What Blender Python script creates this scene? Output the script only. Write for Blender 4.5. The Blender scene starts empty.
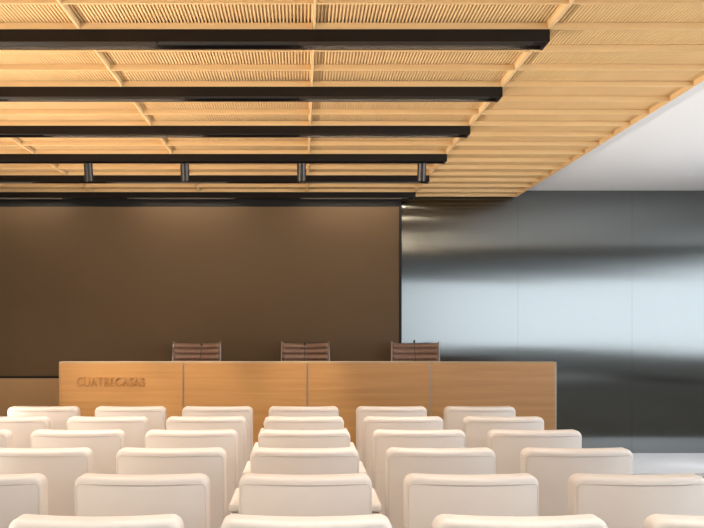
import bpy, bmesh, math, random
from mathutils import Vector, Matrix
random.seed(7)
S = bpy.context.scene
C = S.collection
R = math.radians

# ------------------------------------------------------------------ measures
FPX = 996.0                     # focal length in pixels of a 704 px wide frame
EYE = 1.40
H = 1.3815                      # wood ceiling's lower edge above the eye
ZW = EYE + H                    # lower edge of the wood ceiling
PITCH = 1.08                    # beam spacing = ceiling bay width
YB0 = 4.574                     # near face of the first black beam
YWALL = 10.40                   # steel wall
ZC = 2.857                      # plaster ceiling
ZP = 0.116                      # stage platform top
YP = 8.912                      # stage platform front edge
XL, XR, YREAR = -3.25, 7.6, -3.6

# ------------------------------------------------------------------ node helpers
def mat(name):
    m = bpy.data.materials.new(name); m.use_nodes = True
    nt = m.node_tree
    return m, nt, nt.nodes['Principled BSDF']

def plain(name, col, rough=0.5, metal=0.0, spec=0.5):
    m, nt, b = mat(name)
    b.inputs['Base Color'].default_value = (*col, 1)
    b.inputs['Roughness'].default_value = rough
    b.inputs['Metallic'].default_value = metal
    b.inputs['Specular IOR Level'].default_value = spec
    return m

def noise_col(nt, b, c1, c2, scale, stretch, detail=4.0, lo=0.35, hi=0.65, dist=0.0):
    tc = nt.nodes.new('ShaderNodeTexCoord')
    mp = nt.nodes.new('ShaderNodeMapping'); mp.inputs['Scale'].default_value = stretch
    nz = nt.nodes.new('ShaderNodeTexNoise'); nz.inputs['Scale'].default_value = scale
    nz.inputs['Detail'].default_value = detail; nz.inputs['Distortion'].default_value = dist
    cr = nt.nodes.new('ShaderNodeValToRGB')
    cr.color_ramp.elements[0].position = lo; cr.color_ramp.elements[0].color = (*c1, 1)
    cr.color_ramp.elements[1].position = hi; cr.color_ramp.elements[1].color = (*c2, 1)
    L = nt.links.new
    L(tc.outputs['Object'], mp.inputs['Vector']); L(mp.outputs['Vector'], nz.inputs['Vector'])
    L(nz.outputs['Fac'], cr.inputs['Fac']); L(cr.outputs['Color'], b.inputs['Base Color'])
    return nz

def bump(nt, b, nz, strength, dist):
    bp = nt.nodes.new('ShaderNodeBump')
    bp.inputs['Strength'].default_value = strength; bp.inputs['Distance'].default_value = dist
    nt.links.new(nz.outputs['Fac'], bp.inputs['Height']); nt.links.new(bp.outputs['Normal'], b.inputs['Normal'])

def wood(name, c1, c2, stretch, scale=2.0, rough=0.45):
    m, nt, b = mat(name)
    noise_col(nt, b, c1, c2, scale, stretch, detail=5, lo=0.3, hi=0.7, dist=0.3)
    b.inputs['Roughness'].default_value = rough
    return m

M = {}
M['board'] = wood('maple_board', (0.80, 0.57, 0.30), (0.84, 0.61, 0.33), (3, 0.3, 3))
M['rib'] = wood('maple_rib', (0.74, 0.505, 0.25), (0.83, 0.59, 0.31), (0.8, 14, 14))
M['rail'] = wood('maple_rail', (0.78, 0.55, 0.29), (0.83, 0.60, 0.33), (14, 0.8, 14))
M['desk'] = wood('oiled_oak_veneer', (0.47, 0.24, 0.082), (0.57, 0.31, 0.12), (0.5, 3, 11), rough=0.32)
M['letters'] = wood('darker_oak_letters', (0.37, 0.182, 0.058), (0.44, 0.222, 0.08), (0.5, 3, 11), rough=0.32)
M['black'] = plain('dark_bronze_powdercoat', (0.0065, 0.0038, 0.003), 0.45, 0.0, 0.3)
M['fitting'] = plain('dark_grey_louvre', (0.014, 0.012, 0.011), 0.5)
M['slot'] = plain('black_recess', (0.004, 0.004, 0.004), 0.7)
M['alu'] = plain('brushed_aluminium', (0.62, 0.60, 0.58), 0.32, 1.0)
M['chrome'] = plain('polished_aluminium', (0.42, 0.40, 0.38), 0.28, 1.0)
M['gunmetal'] = plain('gunmetal_housing', (0.075, 0.07, 0.066), 0.33, 1.0)
M['trim'] = plain('desk_edge_metal', (0.42, 0.38, 0.33), 0.4, 1.0)
M['plaster'] = plain('white_plaster', (0.82, 0.82, 0.83), 0.85)
M['paint'] = plain('grey_white_paint', (0.62, 0.61, 0.60), 0.8)
M['darkpaint'] = plain('dark_bulkhead_paint', (0.035, 0.033, 0.03), 0.7)
M['stage'] = plain('white_stage_top', (0.80, 0.80, 0.82), 0.35)
M['riser'] = plain('dark_stage_riser', (0.03, 0.03, 0.03), 0.6)
M['topedge'] = plain('tan_desk_top', (0.50, 0.37, 0.24), 0.5)
M['mic'] = plain('black_microphone', (0.015, 0.014, 0.013), 0.5)
M['stem'] = plain('dark_gooseneck', (0.10, 0.085, 0.075), 0.35, 1.0)
M['seam'] = plain('cream_piping', (0.70, 0.63, 0.57), 0.5)
M['shadowgap'] = plain('black_shadow_gap', (0.006, 0.005, 0.005), 0.6)

m, nt, b = mat('cream_leather')
nz = noise_col(nt, b, (0.80, 0.725, 0.665), (0.83, 0.76, 0.705), 3.0, (1, 1, 1), detail=3)
b.inputs['Roughness'].default_value = 0.48
n2 = nt.nodes.new('ShaderNodeTexNoise'); n2.inputs['Scale'].default_value = 260
tc = nt.nodes.new('ShaderNodeTexCoord'); nt.links.new(tc.outputs['Object'], n2.inputs['Vector'])
bump(nt, b, n2, 0.12, 0.0008)
M['leather'] = m

m, nt, b = mat('brown_leather')
nz = noise_col(nt, b, (0.25, 0.145, 0.098), (0.29, 0.172, 0.12), 30.0, (1, 1, 1))
b.inputs['Roughness'].default_value = 0.36
M['brown'] = m

m, nt, b = mat('dark_carpet')
nz = noise_col(nt, b, (0.185, 0.16, 0.125), (0.24, 0.21, 0.165), 60.0, (1, 1, 1))
b.inputs['Roughness'].default_value = 0.95
bump(nt, b, nz, 0.4, 0.004)
M['carpet'] = m

m, nt, b = mat('bronze_screen')
noise_col(nt, b, (0.134, 0.085, 0.043), (0.141, 0.090, 0.046), 1.2, (1, 1, 1))
b.inputs['Roughness'].default_value = 0.55; b.inputs['Specular IOR Level'].default_value = 0.3
M['screen'] = m

def brushed(name, col, r1, a1, r2, a2, mixf):
    m = bpy.data.materials.new(name); m.use_nodes = True
    nt = m.node_tree; nt.nodes.clear(); L = nt.links.new
    out = nt.nodes.new('ShaderNodeOutputMaterial')
    tg = nt.nodes.new('ShaderNodeTangent'); tg.direction_type = 'UV_MAP'; tg.uv_map = 'UVMap'
    tc = nt.nodes.new('ShaderNodeTexCoord')
    mp = nt.nodes.new('ShaderNodeMapping'); mp.inputs['Scale'].default_value = (40, 1, 0.25)
    nz = nt.nodes.new('ShaderNodeTexNoise'); nz.inputs['Scale'].default_value = 3.0
    L(tc.outputs['Object'], mp.inputs['Vector']); L(mp.outputs['Vector'], nz.inputs['Vector'])
    cr = nt.nodes.new('ShaderNodeValToRGB')
    cr.color_ramp.elements[0].color = (*[c*0.97 for c in col], 1); cr.color_ramp.elements[1].color = (*col, 1)
    L(nz.outputs['Fac'], cr.inputs['Fac'])
    mx = nt.nodes.new('ShaderNodeMixShader'); mx.inputs['Fac'].default_value = mixf
    for k, (r, a) in enumerate(((r1, a1), (r2, a2))):
        g = nt.nodes.new('ShaderNodeBsdfAnisotropic')
        g.inputs['Roughness'].default_value = r; g.inputs['Anisotropy'].default_value = a
        L(cr.outputs['Color'], g.inputs['Color']); L(tg.outputs['Tangent'], g.inputs['Tangent'])
        L(g.outputs['BSDF'], mx.inputs[1 + k])
    L(mx.outputs['Shader'], out.inputs['Surface'])
    return m
STEEL_A = -0.80
M['steel'] = brushed('brushed_stainless_steel', (0.205, 0.218, 0.217), 0.15, -0.80, 0.22, -0.74, 0.28)
M['bronze'] = brushed('brushed_bronze', (0.80, 0.54, 0.29), 0.30, -0.6, 0.45, -0.4, 0.5)

m, nt, b = mat('lamp_lens')
b.inputs['Base Color'].default_value = (1, 1, 1, 1)
b.inputs['Emission Color'].default_value = (1.0, 0.96, 0.90, 1); b.inputs['Emission Strength'].default_value = 6
M['lens'] = m
m, nt, b = mat('warm_led')
b.inputs['Base Color'].default_value = (1, 0.9, 0.8, 1)
b.inputs['Emission Color'].default_value = (1.0, 0.80, 0.58, 1); b.inputs['Emission Strength'].default_value = 70
M['led'] = m

# ------------------------------------------------------------------ mesh helpers
def box(bm, x0, x1, y0, y1, z0, z1):
    v = [bm.verts.new(p) for p in ((x0,y0,z0),(x1,y0,z0),(x1,y1,z0),(x0,y1,z0),(x0,y0,z1),(x1,y0,z1),(x1,y1,z1),(x0,y1,z1))]
    for f in ((0,3,2,1),(4,5,6,7),(0,1,5,4),(1,2,6,5),(2,3,7,6),(3,0,4,7)):
        bm.faces.new([v[i] for i in f])
    return v

def bevel(bm, w, seg=2, edges=None):
    bmesh.ops.bevel(bm, geom=edges or bm.edges[:], offset=w, segments=seg, profile=0.5, affect='EDGES')

def obj(name, bm, material, parent=None, smooth=False, loc=None):
    bmesh.ops.recalc_face_normals(bm, faces=bm.faces[:])
    me = bpy.data.meshes.new(name); bm.to_mesh(me); bm.free()
    me.materials.append(material)
    if smooth:
        for p in me.polygons: p.use_smooth = True
    o = bpy.data.objects.new(name, me); C.objects.link(o)
    if parent: o.parent = parent
    if loc: o.location = loc
    return o

def bxo(name, dims, material, parent=None, bev=0.0, seg=2, smooth=False):
    bm = bmesh.new(); box(bm, *dims)
    if bev: bevel(bm, bev, seg)
    return obj(name, bm, material, parent, smooth)

def tube(bm, pts, rad, n=8, closed=False, cap=True):
    pts = [Vector(p) for p in pts]; rings = []
    N = len(pts)
    for i, p in enumerate(pts):
        if closed: d = pts[(i+1) % N] - pts[i-1]
        else: d = pts[min(i+1, N-1)] - pts[max(i-1, 0)]
        d.normalize()
        up = Vector((0, 1, 0)) if abs(d.y) < 0.9 else Vector((1, 0, 0))
        a = d.cross(up).normalized(); c = d.cross(a).normalized()
        r = rad[i] if isinstance(rad, (list, tuple)) else rad
        rings.append([bm.verts.new(p + (a*math.cos(2*math.pi*k/n) + c*math.sin(2*math.pi*k/n))*r) for k in range(n)])
    for i in range(N if closed else N-1):
        A, B = rings[i], rings[(i+1) % N]
        for k in range(n):
            bm.faces.new((A[k], A[(k+1) % n], B[(k+1) % n], B[k]))
    if cap and not closed:
        bm.faces.new(rings[0]); bm.faces.new(rings[-1])

def lathe(bm, prof, n=24, axis_loc=(0,0,0)):
    ox, oy, oz = axis_loc; rings = []
    for r, z in prof:
        rings.append([bm.verts.new((ox + r*math.cos(2*math.pi*k/n), oy + r*math.sin(2*math.pi*k/n), oz + z)) for k in range(n)])
    for A, B in zip(rings, rings[1:]):
        for k in range(n): bm.faces.new((A[k], A[(k+1) % n], B[(k+1) % n], B[k]))
    bm.faces.new(rings[0]); bm.faces.new(rings[-1])

def smooth_by_angle(o, deg=35):
    me = o.data
    for p in me.polygons: p.use_smooth = True
    bm = bmesh.new(); bm.from_mesh(me)
    for e in bm.edges:
        if len(e.link_faces) == 2 and e.calc_face_angle(0) > R(deg): e.smooth = False
    bm.to_mesh(me); bm.free()

def thing(name, label, cat, loc=(0,0,0), group=None, rz=0.0):
    o = bpy.data.objects.new(name, None); C.objects.link(o)
    o.empty_display_size = 0.1
    o.location = loc; o.rotation_euler = (0, 0, rz)
    o['label'] = label; o['category'] = cat
    if group: o['group'] = group
    return o

def tag(o, label, cat, group=None):
    o['label'] = label; o['category'] = cat
    if group: o['group'] = group
    return o

def struct(o):
    o['kind'] = 'structure'; return o

def dup(root, loc, label):
    r = root.copy(); C.objects.link(r); r.location = loc; r['label'] = label
    for ch in root.children:
        c = ch.copy(); C.objects.link(c); c.parent = r
        for g in ch.children:
            d = g.copy(); C.objects.link(d); d.parent = c
    return r

# ------------------------------------------------------------------ room shell
struct(bxo('floor', (XL-0.1, XR+0.2, YREAR-0.2, YWALL+0.3, -0.1, 0.0), M['carpet']))
cl = struct(bxo('ceiling', (XL-0.1, XR+0.2, YREAR-0.2, YWALL+0.3, ZC, ZC+0.1), M['plaster']))
struct(bxo('wall_left', (XL-0.1, XL, YREAR-0.2, YWALL+0.3, 0, ZC), M['paint']))
struct(bxo('trim_1', (XL, XR, YREAR, 3.40, ZW-0.10, ZC), M['darkpaint']))      # dark bulkhead at the back of the room

# stage platform
sp = thing('stage_platform', 'low white stage platform with dark riser under the desk', 'stage', (0, 0, 0))
bxo('platform_top', (XL+0.004, XR-0.004, YP, YWALL-0.002, ZP-0.03, ZP), M['stage'], sp, 0.002)
bxo('riser', (XL+0.004, XR-0.004, YP+0.035, YWALL-0.002, 0.001, ZP-0.03), M['riser'], sp)

# front wall: backing, steel cladding, lower bronze panel
wf = struct(bxo('wall_front', (XL-0.1, XR+0.2, YWALL+0.03, YWALL+0.3, 0, ZC), M['shadowgap']))
def clad(name, x0, x1, z0, z1, material, seed, parent, amp=1.6):
    bm = bmesh.new()
    nx, nzn = max(2, int((x1-x0)/0.05)), max(2, int((z1-z0)/0.03))
    rnd = random.Random(seed)
    ph = [rnd.uniform(0, 6.28) for _ in range(6)]
    def yy(x, z):
        return amp*(0.00010*math.sin(2.1*x+ph[0]+0.6*z) * math.sin(5.5*z+ph[1]) + 0.000035*math.sin(1.3*x+ph[2])*math.sin(14*z+ph[3]) + 0.000012*math.sin(3.0*x+ph[4]+31*z))
    uv = bm.loops.layers.uv.new('UVMap')
    g = [[bm.verts.new((x0+(x1-x0)*i/nx, YWALL + yy(x0+(x1-x0)*i/nx, z0+(z1-z0)*j/nzn), z0+(z1-z0)*j/nzn)) for i in range(nx+1)] for j in range(nzn+1)]
    bk = [bm.verts.new(p) for p in ((x0, YWALL+0.03, z0), (x1, YWALL+0.03, z0), (x1, YWALL+0.03, z1), (x0, YWALL+0.03, z1))]
    for j in range(nzn):
        for i in range(nx):
            f = bm.faces.new((g[j][i], g[j][i+1], g[j+1][i+1], g[j+1][i]))
            f.smooth = True
    bm.faces.new([bk[0]] + [g[0][i] for i in range(nx+1)][::1] + [bk[1]])
    bm.faces.new([bk[3], bk[2]] + [g[nzn][i] for i in range(nx, -1, -1)])
    bm.faces.new([bk[0], bk[3]] + [g[j][0] for j in range(nzn, -1, -1)])
    bm.faces.new([bk[1]] + [g[j][nx] for j in range(nzn+1)] + [bk[2]])
    bm.faces.new(bk)
    for e in bm.edges:
        if len(e.link_faces) == 2 and (not e.link_faces[0].smooth or not e.link_faces[1].smooth): e.smooth = False
    for f in bm.faces:
        for l in f.loops: l[uv].uv = (l.vert.co.x, l.vert.co.z)
    return struct(obj(name, bm, material, parent))
XS = 1.040
xs = [XS, 2.255, 3.446, 4.637, 5.828, XR]
for i in range(len(xs)-1):
    clad('steel_panel', xs[i]+0.0007, xs[i+1]-0.0007, ZP+0.001, ZC-0.0015, M['steel'], 3, wf)
clad('lower_panel', XL+0.002, XS-0.012, ZP+0.001, 0.895, M['bronze'], 11, wf)

# big brown screen
ws = thing('wall_screen', 'large dark brown screen covering the wall behind the desk', 'screen', (0, YWALL, 0.915))
zs1 = EYE + 123*YWALL/FPX - 0.915
bxo('screen_surface', (XL+0.002, XS-0.030, -0.012, 0.028, 0.004, zs1), M['screen'], ws)
bm = bmesh.new()
box(bm, XS-0.0295, XS-0.006, -0.016, 0.028, -0.012, zs1+0.012)
box(bm, XL+0.002, XS-0.0295, -0.016, 0.028, -0.012, 0.0035)
box(bm, XL+0.002, XS-0.0295, -0.016, 0.028, zs1+0.0005, zs1+0.012)
obj('frame', bm, M['shadowgap'], ws)

# rear and right walls with window openings
def wall_with_window(wname, frame_name, axis, pos, a0, a1, w0, w1, z0, z1, material, nm):
    """axis 'y': wall in the plane y=pos running along x; axis 'x': plane x=pos along y"""
    sgn = -1 if axis == 'y' else 1
    def bb(bm, s0, s1, t0, t1, q0, q1):
        t0, t1 = sorted((pos + sgn*t0, pos + sgn*t1))
        if axis == 'y': box(bm, s0, s1, t0, t1, q0, q1)
        else: box(bm, t0, t1, s0, s1, q0, q1)
    bm = bmesh.new()
    bb(bm, a0, w0, 0, 0.2, 0, ZC); bb(bm, w1, a1, 0, 0.2, 0, ZC)
    bb(bm, w0, w1, 0, 0.2, 0, z0); bb(bm, w0, w1, 0, 0.2, z1, ZC)
    struct(obj(wname, bm, material))
    bm = bmesh.new()
    bb(bm, w0, w1, 0.08, 0.14, z0, z0+0.04); bb(bm, w0, w1, 0.08, 0.14, z1-0.04, z1)
    for k in range(nm+1):
        s = w0 + (w1-w0-0.04)*k/nm
        bb(bm, s, s+0.04, 0.08, 0.14, z0+0.04, z1-0.04)
    struct(obj(frame_name, bm, M['paint']))
wall_with_window('wall_back', 'window_1', 'y', YREAR, XL, XR, 2.2, 7.4, 0.95, 2.62, M['paint'], 6)
wall_with_window('wall_right', 'window_2', 'x', XR, YREAR, YWALL, -3.2, 7.5, 0.92, 2.65, M['paint'], 9)

# ------------------------------------------------------------------ ribbed wood ceiling bays
RIBH, RIBT, RP = 0.0312, 0.014, 0.36
Y0W, Y1W = 3.42, 10.32
edges = [-3.186, -2.105, -1.025, 0.055, 1.136, 2.228]
bay_lab = ['ribbed pale wood ceiling bay, leftmost, along the left edge',
           'ribbed pale wood ceiling bay, second from the left',
           'ribbed pale wood ceiling bay, middle one left of the centre joint',
           'ribbed pale wood ceiling bay reaching from centre joint to the black beam ends',
           'ribbed pale wood ceiling bay at right, beside white plaster, no black beams under it']
bay_src = None
for bi in range(5):
    x0, x1 = edges[bi], edges[bi+1]
    if bay_src is None or bi == 4:
        w = x1 - x0
        t = thing('ceiling_bay', bay_lab[bi], 'wood ceiling', (x0, Y0W, ZW), 'ribbed wood ceiling bays')
        Lg = Y1W - Y0W
        # side rails
        for (a, c) in ((0.0, 0.0065), (w-0.0065, w-0.0004)):
            bxo('side_rail', (a, c, 0, Lg, 0.0, ZC-ZW-0.001), M['rail'], t)
        # grooved board: slats running front to back
        bm = bmesh.new()
        a, c = 0.0068, w-0.0068
        n = 66; p = (c-a)/n; gr = p*0.48; dep = 0.017
        zb, zt = RIBH, ZC-ZW-0.001
        prof = []
        for k in range(n):
            xk = a + k*p
            prof += [(xk, zb+dep), (xk+gr, zb+dep), (xk+gr+0.0006, zb), (xk+p-0.0006, zb)]
        prof += [(c, zb+dep)]
        f_ = [bm.verts.new((x, 0.0, z)) for x, z in prof]; g_ = [bm.verts.new((x, Lg, z)) for x, z in prof]
        for k in range(len(prof)-1): bm.faces.new((f_[k], g_[k], g_[k+1], f_[k+1]))
        ft = [bm.verts.new((x, y, zt)) for x, y in ((a,0),(c,0),(c,Lg),(a,Lg))]
        bm.faces.new(ft)
        bm.faces.new([ft[0]] + f_ + [ft[1]]); bm.faces.new([ft[3]] + g_ + [ft[2]])
        bm.faces.new((ft[0], f_[0], g_[0], ft[3])); bm.faces.new((ft[1], f_[-1], g_[-1], ft[2]))
        obj('grooved_board', bm, M['board'], t)
        j0 = -3
        for j in range(-3, 17):
            y = YB0 + RP*j - Y0W
            if y + RIBT > Lg: y = Lg - RIBT
            bxo('rib', (0.0068, w-0.0068, y, y+RIBT, 0.0, RIBH), M['rib'], t, 0.0012, 1)
        if bay_src is None: bay_src = t
    else:
        t = dup(bay_src, (x0, Y0W, ZW), bay_lab[bi])

# ------------------------------------------------------------------ black light beams
BH, BD = 0.0557, 0.160
beam_lab = ['long black ceiling light beam nearest the viewer, lowest strip light on its underside',
            'second black ceiling light beam from the viewer',
            'third black ceiling light beam from the viewer',
            'black ceiling beam that carries the four cylinder spotlights',
            'fifth black ceiling beam, just behind the spotlights',
            'shortest looking black ceiling beam, farthest, next to the brown screen']
XE = 1.1385
fits = [(-0.014, 1.068), (-1.76, -0.675), (-3.20, -2.42)]
beam_src = None
for k in range(6):
    loc = (XE, YB0 + PITCH*k, ZW - BH)
    if beam_src is None:
        t = thing('ceiling_beam', beam_lab[0].replace('lowest strip light on its underside', 'with a strip light underneath'), 'ceiling beam', loc, 'black ceiling light beams')
        bm = bmesh.new()
        L0 = XL - XE + 0.002
        # hollow channel: near flange, far flange, top web, end cap
        box(bm, L0, 0, 0, 0.012, 0, BH); box(bm, L0, 0, BD-0.014, BD, 0.006, BH)
        box(bm, L0, 0, 0.012, BD-0.014, 0.030, BH-0.0005)
        box(bm, -0.012, 0, 0.012, BD-0.014, 0.0, 0.030)
        obj('channel', bm, M['black'], t)
        bm = bmesh.new(); box(bm, L0, -0.012, 0.0125, 0.072, 0.012, 0.0295); box(bm, L0, -0.012, 0.072, BD-0.0145, 0.022, 0.0295)
        obj('recess', bm, M['slot'], t)
        for (a, c) in fits:
            f = bxo('strip_light', (a-XE, c-XE, 0.0125, 0.070, 0.001, 0.0115), M['fitting'], t)
            bxo('led_strip', (a-XE+0.03, c-XE-0.03, 0.0701, 0.0712, 0.0015, 0.0110), M['led'], f)
            bxo('bezel', (a-XE, c-XE, 0.0, 0.0124, -0.0018, -0.0002), M['gunmetal'], f)
        beam_src = t
    else:
        t = dup(beam_src, loc, beam_lab[k])
        if k == 3:                             # the spotlight beam has no strip lights
            for ch in list(t.children_recursive):
                if ch.name.split('.')[0] in ('strip_light', 'led_strip', 'bezel'): bpy.data.objects.remove(ch)

# ------------------------------------------------------------------ spotlights under the fourth beam
spot_x = [(88, 'first from left'), (184.5, 'second from left'), (301.5, 'third from left'), (422, 'rightmost, by the beam end')]
ysp = YB0 + PITCH*3 + 0.050
s_src = None
aims = []
for i, (px, wh) in enumerate(spot_x):
    X = (px-302)*ysp/FPX
    zt = ZW - BH
    lab = 'dark metal cylinder spotlight under the fourth black beam, ' + wh
    if s_src is None:
        t = thing('spotlight', lab, 'spotlight', (X, ysp, zt), 'cylinder spotlights')
        T = Matrix.Translation((0, 0, -0.001)) @ Matrix.Rotation(R(17), 4, 'X')
        bm = bmesh.new()
        lathe(bm, [(0.018, 0), (0.032, -0.002), (0.0345, -0.005), (0.0345, -0.144), (0.033, -0.146), (0.031, -0.146), (0.030, -0.130), (0.002, -0.129)], 28)
        bmesh.ops.transform(bm, matrix=T, verts=bm.verts[:])
        o = obj('housing', bm, M['gunmetal'], t); smooth_by_angle(o)
        bm = bmesh.new(); lathe(bm, [(0.0295, -0.1285), (0.0295, -0.132), (0.001, -0.133)], 24)
        bmesh.ops.transform(bm, matrix=T, verts=bm.verts[:])
        obj('lens', bm, M['lens'], t)
        bm = bmesh.new(); lathe(bm, [(0.012, 0.0115), (0.012, -0.020)], 12)
        obj('swivel_stem', bm, M['black'], t)
        s_src = t
    else:
        dup(s_src, (X, ysp, zt), lab)
    aims.append(X)

# small recessed downlight in the white plaster
xd, yd = 3.655, 9.43
t = thing('recessed_downlight', 'small round lit downlight recessed in the white plaster ceiling', 'downlight', (xd, yd, ZC))
bm = bmesh.new(); lathe(bm, [(0.048, -0.0002), (0.060, -0.0002), (0.058, -0.004), (0.049, -0.004)], 28); obj('ring', bm, M['plaster'], t)
bm = bmesh.new(); lathe(bm, [(0.047, -0.0003), (0.047, -0.002)], 28); obj('diffuser', bm, M['lens'], t)
l = bpy.data.lights.new('downlight_lamp', 'SPOT'); l.energy = 225; l.color = (0.95, 0.97, 1.0); l.spot_size = R(75); l.spot_blend = 0.7; l.shadow_soft_size = 0.045
o = bpy.data.objects.new('downlight_lamp', l); C.objects.link(o); o.location = (xd, yd, ZC-0.006)

# ------------------------------------------------------------------ desk
YD = 8.98
def wx(px, d): return (px-302)*d/FPX
zd = EYE - 31.8*YD/FPX
dsk = thing('conference_desk', 'long wood panelled speakers desk with raised lettering, on the white platform', 'desk', (0, YD, ZP))
xd0, xd1 = wx(59, YD), wx(556.5, YD)
hd = zd - ZP
splits = [xd0+0.012, wx(183.5, YD), wx(307.5, YD), wx(431, YD), xd1-0.012]
for i in range(4):
    a, c = splits[i], splits[i+1]
    a2 = a + (0.006 if i else 0.0); c2 = c - (0.006 if i < 3 else 0.0)
    p = bxo('front_panel', (a2, c2, 0.0, 0.025, 0.0, hd-0.013), M['desk'], dsk, 0.0012, 1)
    if i == 0: first_panel = p
for i in (1, 2, 3):
    bxo('joint_strip', (splits[i]-0.0055, splits[i]+0.0055, -0.001, 0.024, 0.0, hd-0.013), M['trim'], dsk)
ZL = hd - 0.26
for (a, c) in ((xd0, splits[0]-0.0005), (splits[4]+0.0005, xd1)):
    bm = bmesh.new(); box(bm, a, c, -0.001, 0.165, ZL+0.0005, hd-0.013); box(bm, a, c, -0.001, 0.49, 0.0, ZL)
    obj('end_panel', bm, M['trim'] if a > 0 else M['desk'], dsk)
bxo('top_ledge', (xd0, xd1, -0.001, 0.165, hd-0.0125, hd), M['topedge'], dsk, 0.002, 1)
bxo('ledge_back', (splits[0], splits[4], 0.145, 0.163, ZL+0.0005, hd-0.013), M['desk'], dsk)
bxo('worktop', (splits[0], splits[4], 0.026, 0.49, ZL-0.03, ZL), M['desk'], dsk)
# raised lettering on the left panel
cu = bpy.data.curves.new('lettering', 'FONT'); cu.body = 'CUATRECASAS'; cu.size = 0.108; cu.extrude = 0.005
cu.bevel_depth = 0.0006; cu.space_character = 1.16; cu.align_x = 'LEFT'
to = bpy.data.objects.new('lettering_curve', cu); C.objects.link(to)
bpy.context.view_layer.update()
dg = bpy.context.evaluated_depsgraph_get()
me = bpy.data.meshes.new_from_object(to.evaluated_get(dg))
bpy.data.objects.remove(to)
me.name = 'lettering'
xsv = [v.co.x for v in me.vertices]; ysv = [v.co.y for v in me.vertices]
tw = wx(144.5, YD) - wx(77, YD); th = 9.0*YD/FPX
sx = tw/(max(xsv)-min(xsv)); sy = th/(max(ysv)-min(ysv))
zb = EYE - 56.2*YD/FPX - ZP
for v in me.vertices:
    x, y, z = v.co
    v.co = (wx(77, YD) + (x-min(xsv))*sx, -0.0050 - z + 0.0005, zb + (y-min(ysv))*sy)
me.materials.clear(); me.materials.append(M['letters'])
lt = bpy.data.objects.new('lettering', me); C.objects.link(lt); lt.parent = dsk
lt['label'] = 'raised wooden letters'

# ------------------------------------------------------------------ microphones
mics = [((201.2, 344.5), (198.8,), 'black gooseneck microphone on desk in front of the left brown chair'),
        ((304.8, 344.0), (303.8,), 'black gooseneck microphone on desk in front of the middle brown chair'),
        ((414.6, 341.5), (416.4,), 'black gooseneck microphone on desk in front of the right brown chair')]
ym = YD + 0.28
for (hx, hy), (bx_,), lab in mics:
    bX = wx(bx_, ym); dx = wx(hx, ym) - bX; zw = zd - 0.26; dz = EYE - (hy-330)*ym/FPX - zw
    t = thing('microphone', lab, 'microphone', (bX, ym, zw), 'gooseneck microphones')
    bm = bmesh.new(); box(bm, -0.03, 0.03, -0.02, 0.04, 0.0, 0.008); bevel(bm, 0.003, 2); obj('base', bm, M['mic'], t)
    pts = [(dx*0.2 + 2.0*dx*max(0.0, u-0.5)*0.8, 0.03*u*u, 0.010 + (dz-0.020)*u) for u in [i/10 for i in range(11)]]
    bm = bmesh.new(); tube(bm, pts, 0.0032, 8); o = obj('gooseneck', bm, M['stem'], t, True)
    bm = bmesh.new(); bmesh.ops.create_uvsphere(bm, u_segments=16, v_segments=10, radius=0.0105)
    bmesh.ops.transform(bm, matrix=Matrix.Translation((dx, 0.03, dz)) @ Matrix.Diagonal((1, 1, 1.25, 1)), verts=bm.verts[:])
    obj('capsule', bm, M['mic'], t, True)

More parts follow.
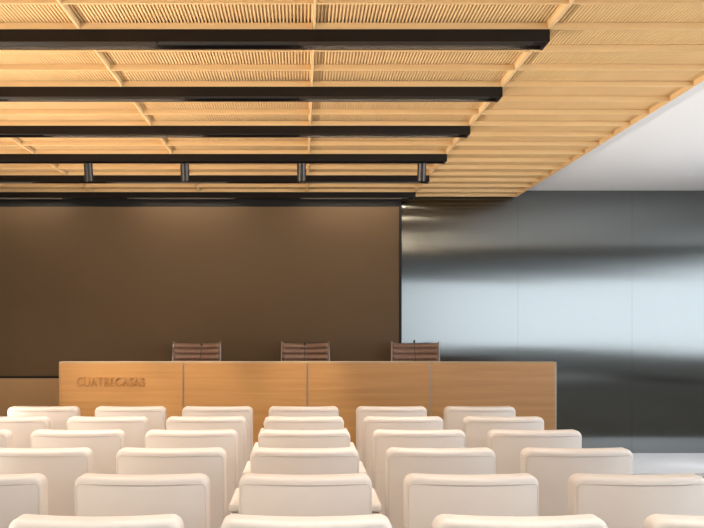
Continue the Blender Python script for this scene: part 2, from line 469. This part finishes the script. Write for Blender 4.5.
# ------------------------------------------------------------------ brown ribbed office chairs behind the desk
ye = 10.12
ex_lab = ['brown ribbed leather office chair behind the desk, left one nearest the lettering',
          'brown ribbed leather office chair behind the desk, middle one before the screen',
          'brown ribbed leather office chair behind the desk, right one before the steel wall']
ex_px = [196.8, 305.3, 415.2]
def make_exec(loc, lab):
    t = thing('office_chair', lab, 'office chair', loc, 'brown office chairs')
    ztop = EYE - 12.7*ye/FPX - ZP; w = 0.466; zlow = ztop - 0.70
    PS = 0.0595
    # backrest sling of horizontal padded channels; the chair faces -Y
    bm = bmesh.new()
    nseg = 11; per = 8; nx = 18
    rows = []
    for s in range(nseg*per+1):
        u = s/per; z = ztop - u*PS*1.0
        b_ = abs(math.sin(math.pi*u)); prof = 0.032*(b_**0.55)
        lean = 0.10*(ztop - z)/0.7
        rows.append((z, prof, lean))
    F, K = [], []
    for (z, pr, ln) in rows:
        F.append([]); K.append([])
        for i in range(nx+1):
            x = -w/2 + w*i/nx; e = 1 - abs(2*i/nx-1)**8
            cv = -0.055*(2*x/w)**2
            sag = -0.010*(1-(2*x/w)**2)*max(0.0, 1-(ztop-z)/0.12)
            F[-1].append(bm.verts.new((x, cv - ln - 0.004 - pr*(0.35+0.65*e), z+sag)))
            K[-1].append(bm.verts.new((x, cv - ln + 0.004 + 0.4*pr*e, z+sag)))
    for G, flip in ((F, False), (K, True)):
        for j in range(len(rows)-1):
            for i in range(nx): bm.faces.new((G[j][i], G[j][i+1], G[j+1][i+1], G[j+1][i]))
    for i in range(nx):
        bm.faces.new((F[0][i], F[0][i+1], K[0][i+1], K[0][i])); bm.faces.new((F[-1][i], F[-1][i+1], K[-1][i+1], K[-1][i]))
    for j in range(len(rows)-1):
        bm.faces.new((F[j][0], F[j+1][0], K[j+1][0], K[j][0])); bm.faces.new((F[j][nx], F[j+1][nx], K[j+1][nx], K[j][nx]))
    obj('backrest', bm, M['brown'], t, True)
    zseat = zlow + 0.02
    for sgn in (-1, 1):
        x = sgn*(w/2 + 0.005)
        pts = []
        for i in range(15):
            z = ztop + 0.004 - (ztop - zlow - 0.03)*i/14
            pts.append((x + sgn*0.016*i/14, -0.055 - 0.10*(ztop-z)/0.7, z))
        y_ = pts[-1][1]
        for i in range(1, 9): pts.append((x+sgn*0.016, y_ - 0.06*i, zlow + 0.03 - 0.022*math.sin(i/8*1.57) + 0.012*max(0, i-6)))
        bm = bmesh.new(); tube(bm, pts, 0.007, 8)
        bmesh.ops.create_uvsphere(bm, u_segments=10, v_segments=6, radius=0.0105, matrix=Matrix.Translation((x, -0.055, ztop+0.004)))
        obj('side_rail', bm, M['chrome'], t, True)
        bm = bmesh.new()
        tube(bm, [(x+sgn*0.028, -0.16, zlow+0.30), (x+sgn*0.035, -0.20, zlow+0.235), (x+sgn*0.035, -0.44, zlow+0.225), (x+sgn*0.03, -0.48, zlow+0.19), (x+sgn*0.018, -0.44, zlow+0.02)], 0.011, 8)
        obj('armrest', bm, M['chrome'], t, True)
    bm = bmesh.new()
    for s in range(8):
        b0 = -0.62 + s*0.0595
        v = box(bm, -w/2, w/2, b0+0.001, b0+0.0585, zseat-0.020, zseat+0.016)
    bevel(bm, 0.007, 2); obj('seat', bm, M['brown'], t, True)
    yc = -0.38
    bm = bmesh.new(); lathe(bm, [(0.024, 0.09), (0.024, zseat-0.06), (0.09, zseat-0.05), (0.09, zseat-0.019)], 16, (0, yc, 0)); o = obj('column', bm, M['alu'], t); smooth_by_angle(o)
    for q in range(5):
        an = R(72*q+18); cx, sy_ = math.cos(an), math.sin(an)
        bm = bmesh.new(); tube(bm, [(0.02*cx, yc+0.02*sy_, 0.105), (0.15*cx, yc+0.15*sy_, 0.095), (0.29*cx, yc+0.29*sy_, 0.072)], [0.022, 0.017, 0.012], 8)
        leg = obj('base_leg', bm, M['alu'], t, True)
        bm = bmesh.new(); bmesh.ops.create_cone(bm, cap_ends=True, segments=16, radius1=0.030, radius2=0.030, depth=0.036,
            matrix=Matrix.Translation((0.285*cx, yc+0.285*sy_, 0.030)) @ Matrix.Rotation(an, 4, 'Z') @ Matrix.Rotation(R(90), 4, 'X'))
        obj('caster', bm, M['mic'], leg)
    return t
e0 = make_exec((wx(ex_px[0], ye), ye+0.055, ZP), ex_lab[0])
for i in (1, 2): dup(e0, (wx(ex_px[i], ye), ye+0.055, ZP), ex_lab[i])

# ------------------------------------------------------------------ cream armchairs of the audience
CW, CT, ZTOP = 0.533, 0.118, EYE - 0.580
def bend(bm, lean=0.0, zref=0.0):
    for v in bm.verts:
        v.co.y += 0.060*(v.co.x/(CW/2))**2 - lean*(v.co.z-zref)
def cut_x(bm, n, x0, x1):
    for i in range(1, n):
        bmesh.ops.bisect_plane(bm, geom=bm.verts[:]+bm.edges[:]+bm.faces[:], plane_co=(x0+(x1-x0)*i/n, 0, 0), plane_no=(1, 0, 0))
def wn(o):
    mod = o.modifiers.new('weighted_normal', 'WEIGHTED_NORMAL'); mod.keep_sharp = True; mod.weight = 60
    return o
def make_chair(loc, lab, raised):
    t = thing('armchair', lab, 'armchair', loc, 'cream leather armchairs')
    r = 0.020
    # backrest: rear face at y = 0
    bm = bmesh.new(); v = box(bm, -CW/2, CW/2, 0, CT, 0.20, ZTOP)
    ed = [e for e in bm.edges if abs(e.verts[0].co.z-ZTOP) < 1e-5 and abs(e.verts[1].co.z-ZTOP) < 1e-5 and abs(e.verts[0].co.x-e.verts[1].co.x) < 1e-5]
    bevel(bm, 0.040, 6, ed)
    loop = [e for e in bm.edges if e.calc_face_angle(0) > R(60)]
    bevel(bm, r, 4, loop)
    cut_x(bm, 16, -CW/2, CW/2)
    bend(bm, 0.03, ZTOP)
    bk = wn(obj('backrest', bm, M['leather'], t, True))
    # piping around the rear panel
    ins, top = 0.010, 0.030
    yo = r - math.sqrt(max(0, r*r-(r-ins)**2))
    pts = []
    xa, zt, rc = CW/2-ins, ZTOP-top, 0.020
    for i in range(13): pts.append((-xa, yo, 0.23 + (zt-rc-0.23)*i/12))
    for i in range(1, 7):
        a = R(15*i); pts.append((-xa + rc*(1-math.cos(a)), yo*(1-i/6), zt-rc+rc*math.sin(a)))
    for i in range(1, 20): pts.append((-xa+rc + (2*xa-2*rc)*i/20, 0, zt))
    pts = pts + [(-x, y, z) for x, y, z in reversed(pts)][0:]
    q = [pts[0]]
    for p in pts[1:]:
        if (Vector(p)-Vector(q[-1])).length > 1e-4: q.append(p)
    q = [(x, y + 0.060*(x/(CW/2))**2 - 0.03*(z-ZTOP), z) for x, y, z in q]
    bm = bmesh.new(); tube(bm, q, 0.0018, 6)
    obj('piping', bm, M['seam'], bk, True)
    # arms: the middle column has raised flat arms, the others low sloping ones
    AO, AI = (0.306, 0.236) if raised else (0.235, 0.180)
    for s in (-1, 1):
        a, c = sorted((s*AO, s*AI))
        bm = bmesh.new()
        v = box(bm, a, c, 0.085 if raised else 0.20, 0.50, 0.670 if raised else 0.46, 0.706 if raised else 0.52)
        if not raised:
            for q_ in v:
                if q_.co.y > 0.3: q_.co.z -= 0.05
        bevel(bm, 0.012, 3)
        arm = wn(obj('armrest', bm, M['leather'], t, True))
        bm = bmesh.new(); box(bm, a+0.003, c-0.003, 0.088 if raised else 0.205, 0.497, 0.16, 0.668 if raised else 0.407); bevel(bm, 0.008, 2)
        wn(obj('side_panel', bm, M['leather'], arm, True))
    SW = 0.231 if raised else 0.178
    # seat
    bm = bmesh.new(); box(bm, -SW, SW, CT+0.066, 0.54, 0.33, 0.455); bevel(bm, 0.025, 4)
    st = wn(obj('seat', bm, M['leather'], t, True))
    bm = bmesh.new(); box(bm, -SW, SW, CT+0.066, 0.50, 0.20, 0.329); bevel(bm, 0.008, 2)
    wn(obj('seat_box', bm, M['leather'], st, True))
    for sx_ in (-1, 1):
        for y_ in (0.13, 0.45):
            bm = bmesh.new(); lathe(bm, [(0.016, 0.0), (0.018, 0.16)], 14, (sx_*(0.268 if raised else 0.235), y_, 0))
            o = obj('leg', bm, M['alu'], t); smooth_by_angle(o)
    return t
colX = [-1.961, -1.301, -0.641, 0.0135, 0.679, 1.349]
ordn = ['first', 'second', 'third', 'fourth', 'fifth', 'sixth']
rows = [(3.00, 2, 'row nearest the viewer'), (3.895, 1, 'second row from the viewer'), (4.785, 1, 'third row from the viewer'),
        (5.675, 0, 'third row from the desk'), (6.565, 0, 'second row from the desk'), (7.455, 0, 'row nearest the desk')]
src = {}
for (y, c0, rl) in rows:
    for ci in range(c0, 6):
        n = 6 - c0; k = ci - c0
        pos = 'rightmost' if k == n-1 else ('leftmost' if k == 0 else ordn[k] + ' from left')
        lab = 'cream leather armchair, %s in the %s' % (pos, rl)
        loc = (colX[ci], y, 0)
        if (ci == 3) not in src: src[ci == 3] = make_chair(loc, lab, ci == 3)
        else: dup(src[ci == 3], loc, lab)

# ------------------------------------------------------------------ light
UPL, UPR = 172, 84
def area(name, loc, sx, sy, power, col, rot=(0, 0, 0), spread=180):
    l = bpy.data.lights.new(name, 'AREA'); l.shape = 'RECTANGLE'; l.size = sx; l.size_y = sy
    l.energy = power; l.color = col; l.spread = R(spread)
    o = bpy.data.objects.new(name, l); C.objects.link(o); o.location = loc; o.rotation_euler = rot
    return o
WARM = (1.0, 0.92, 0.82)
for k in range(6):
    if k in (3, 5): continue                 # one carries the spotlights, the last stays dark
    for (a, c) in fits:
        area('strip_lamp', ((a+c)/2, YB0+PITCH*k+0.041, ZW-BH-0.001), (c-a)*0.96, 0.045, 7.5, WARM, spread=110)
# unseen lamps added in the dark bulkhead to brighten the nearest chair row
for yy in (2.6, 0.8, -1.2):
    for xx in (-1.9, 0.0, 1.5):
        area('bulkhead_fill', (xx, yy, ZW-0.101), 1.0, 0.06, 13, WARM, spread=120)
for X, pw in zip(aims, (115, 98, 92, 4)):
    l = bpy.data.lights.new('spot_lamp', 'SPOT'); l.energy = pw; l.color = (1.0, 0.84, 0.64); l.spot_size = R(34); l.spot_blend = 0.9; l.shadow_soft_size = 0.03
    o = bpy.data.objects.new('spot_lamp', l); C.objects.link(o)
    o.location = (X, ysp + 0.085, ZW-BH-0.19)
    o.rotation_euler = (R(28), 0, 0)
# unseen uplighters on posts, added along both sides to brighten the wood ceiling
def uplighter(name, label, x, y0, y1, z, power, tilt, col):
    t = thing(name, label, 'added fill light', (x, (y0+y1)/2, z))
    hl = (y1-y0)/2
    bm = bmesh.new()
    sgn = -1 if x < 0 else 1                  # the back of the trough is on the wall side
    xa, xb = sorted((sgn*0.05, sgn*0.06))
    box(bm, -0.06, 0.06, -hl, hl, -0.075, -0.065); box(bm, xa, xb, -hl, hl, -0.065, -0.01)
    obj('housing', bm, M['black'], t)
    for k in range(5):
        yy = -hl*0.95 + hl*1.9*k/4
        zf = ZP if (y0+y1)/2 + yy > YP else 0.0
        bxo('post', (-0.02, 0.02, yy-0.02, yy+0.02, zf-z, -0.0755), M['black'], t)
    area('uplight_fill', (x, (y0+y1)/2, z-0.02), 0.09, y1-y0-0.04, power, col, (R(180), R(-tilt), 0), 120)
uplighter('fill_uplighter', 'unseen slim black uplighter, added as ceiling fill, on posts along the left wall', XL+0.09, 0.0, 8.6, 0.75, UPL, -50, (1.0, 0.87, 0.72))
uplighter('fill_uplighter', 'unseen slim black uplighter, added as ceiling fill, on posts along the right aisle', 4.75, 0.0, 8.8, 0.80, UPR, 50, (0.93, 0.97, 1.0))

w = bpy.data.worlds.new('World'); S.world = w; w.use_nodes = True
bg = w.node_tree.nodes['Background']
bg.inputs['Color'].default_value = (0.86, 0.93, 1.0, 1); bg.inputs['Strength'].default_value = 5.2

# ------------------------------------------------------------------ camera
cam = bpy.data.cameras.new('camera'); co = bpy.data.objects.new('camera', cam); C.objects.link(co)
co.location = (0, 0, EYE); co.rotation_euler = (R(90), 0, 0)
cam.sensor_width = 36; cam.sensor_fit = 'HORIZONTAL'; cam.lens = 36*FPX/704
cam.shift_x = 50/704; cam.shift_y = 66/704
cam.clip_start = 0.05; cam.clip_end = 100
S.camera = co
S.view_settings.view_transform = 'Standard'; S.view_settings.look = 'None'
S.view_settings.gamma = 1; S.view_settings.use_curve_mapping = False
S.view_settings.exposure = 0.0
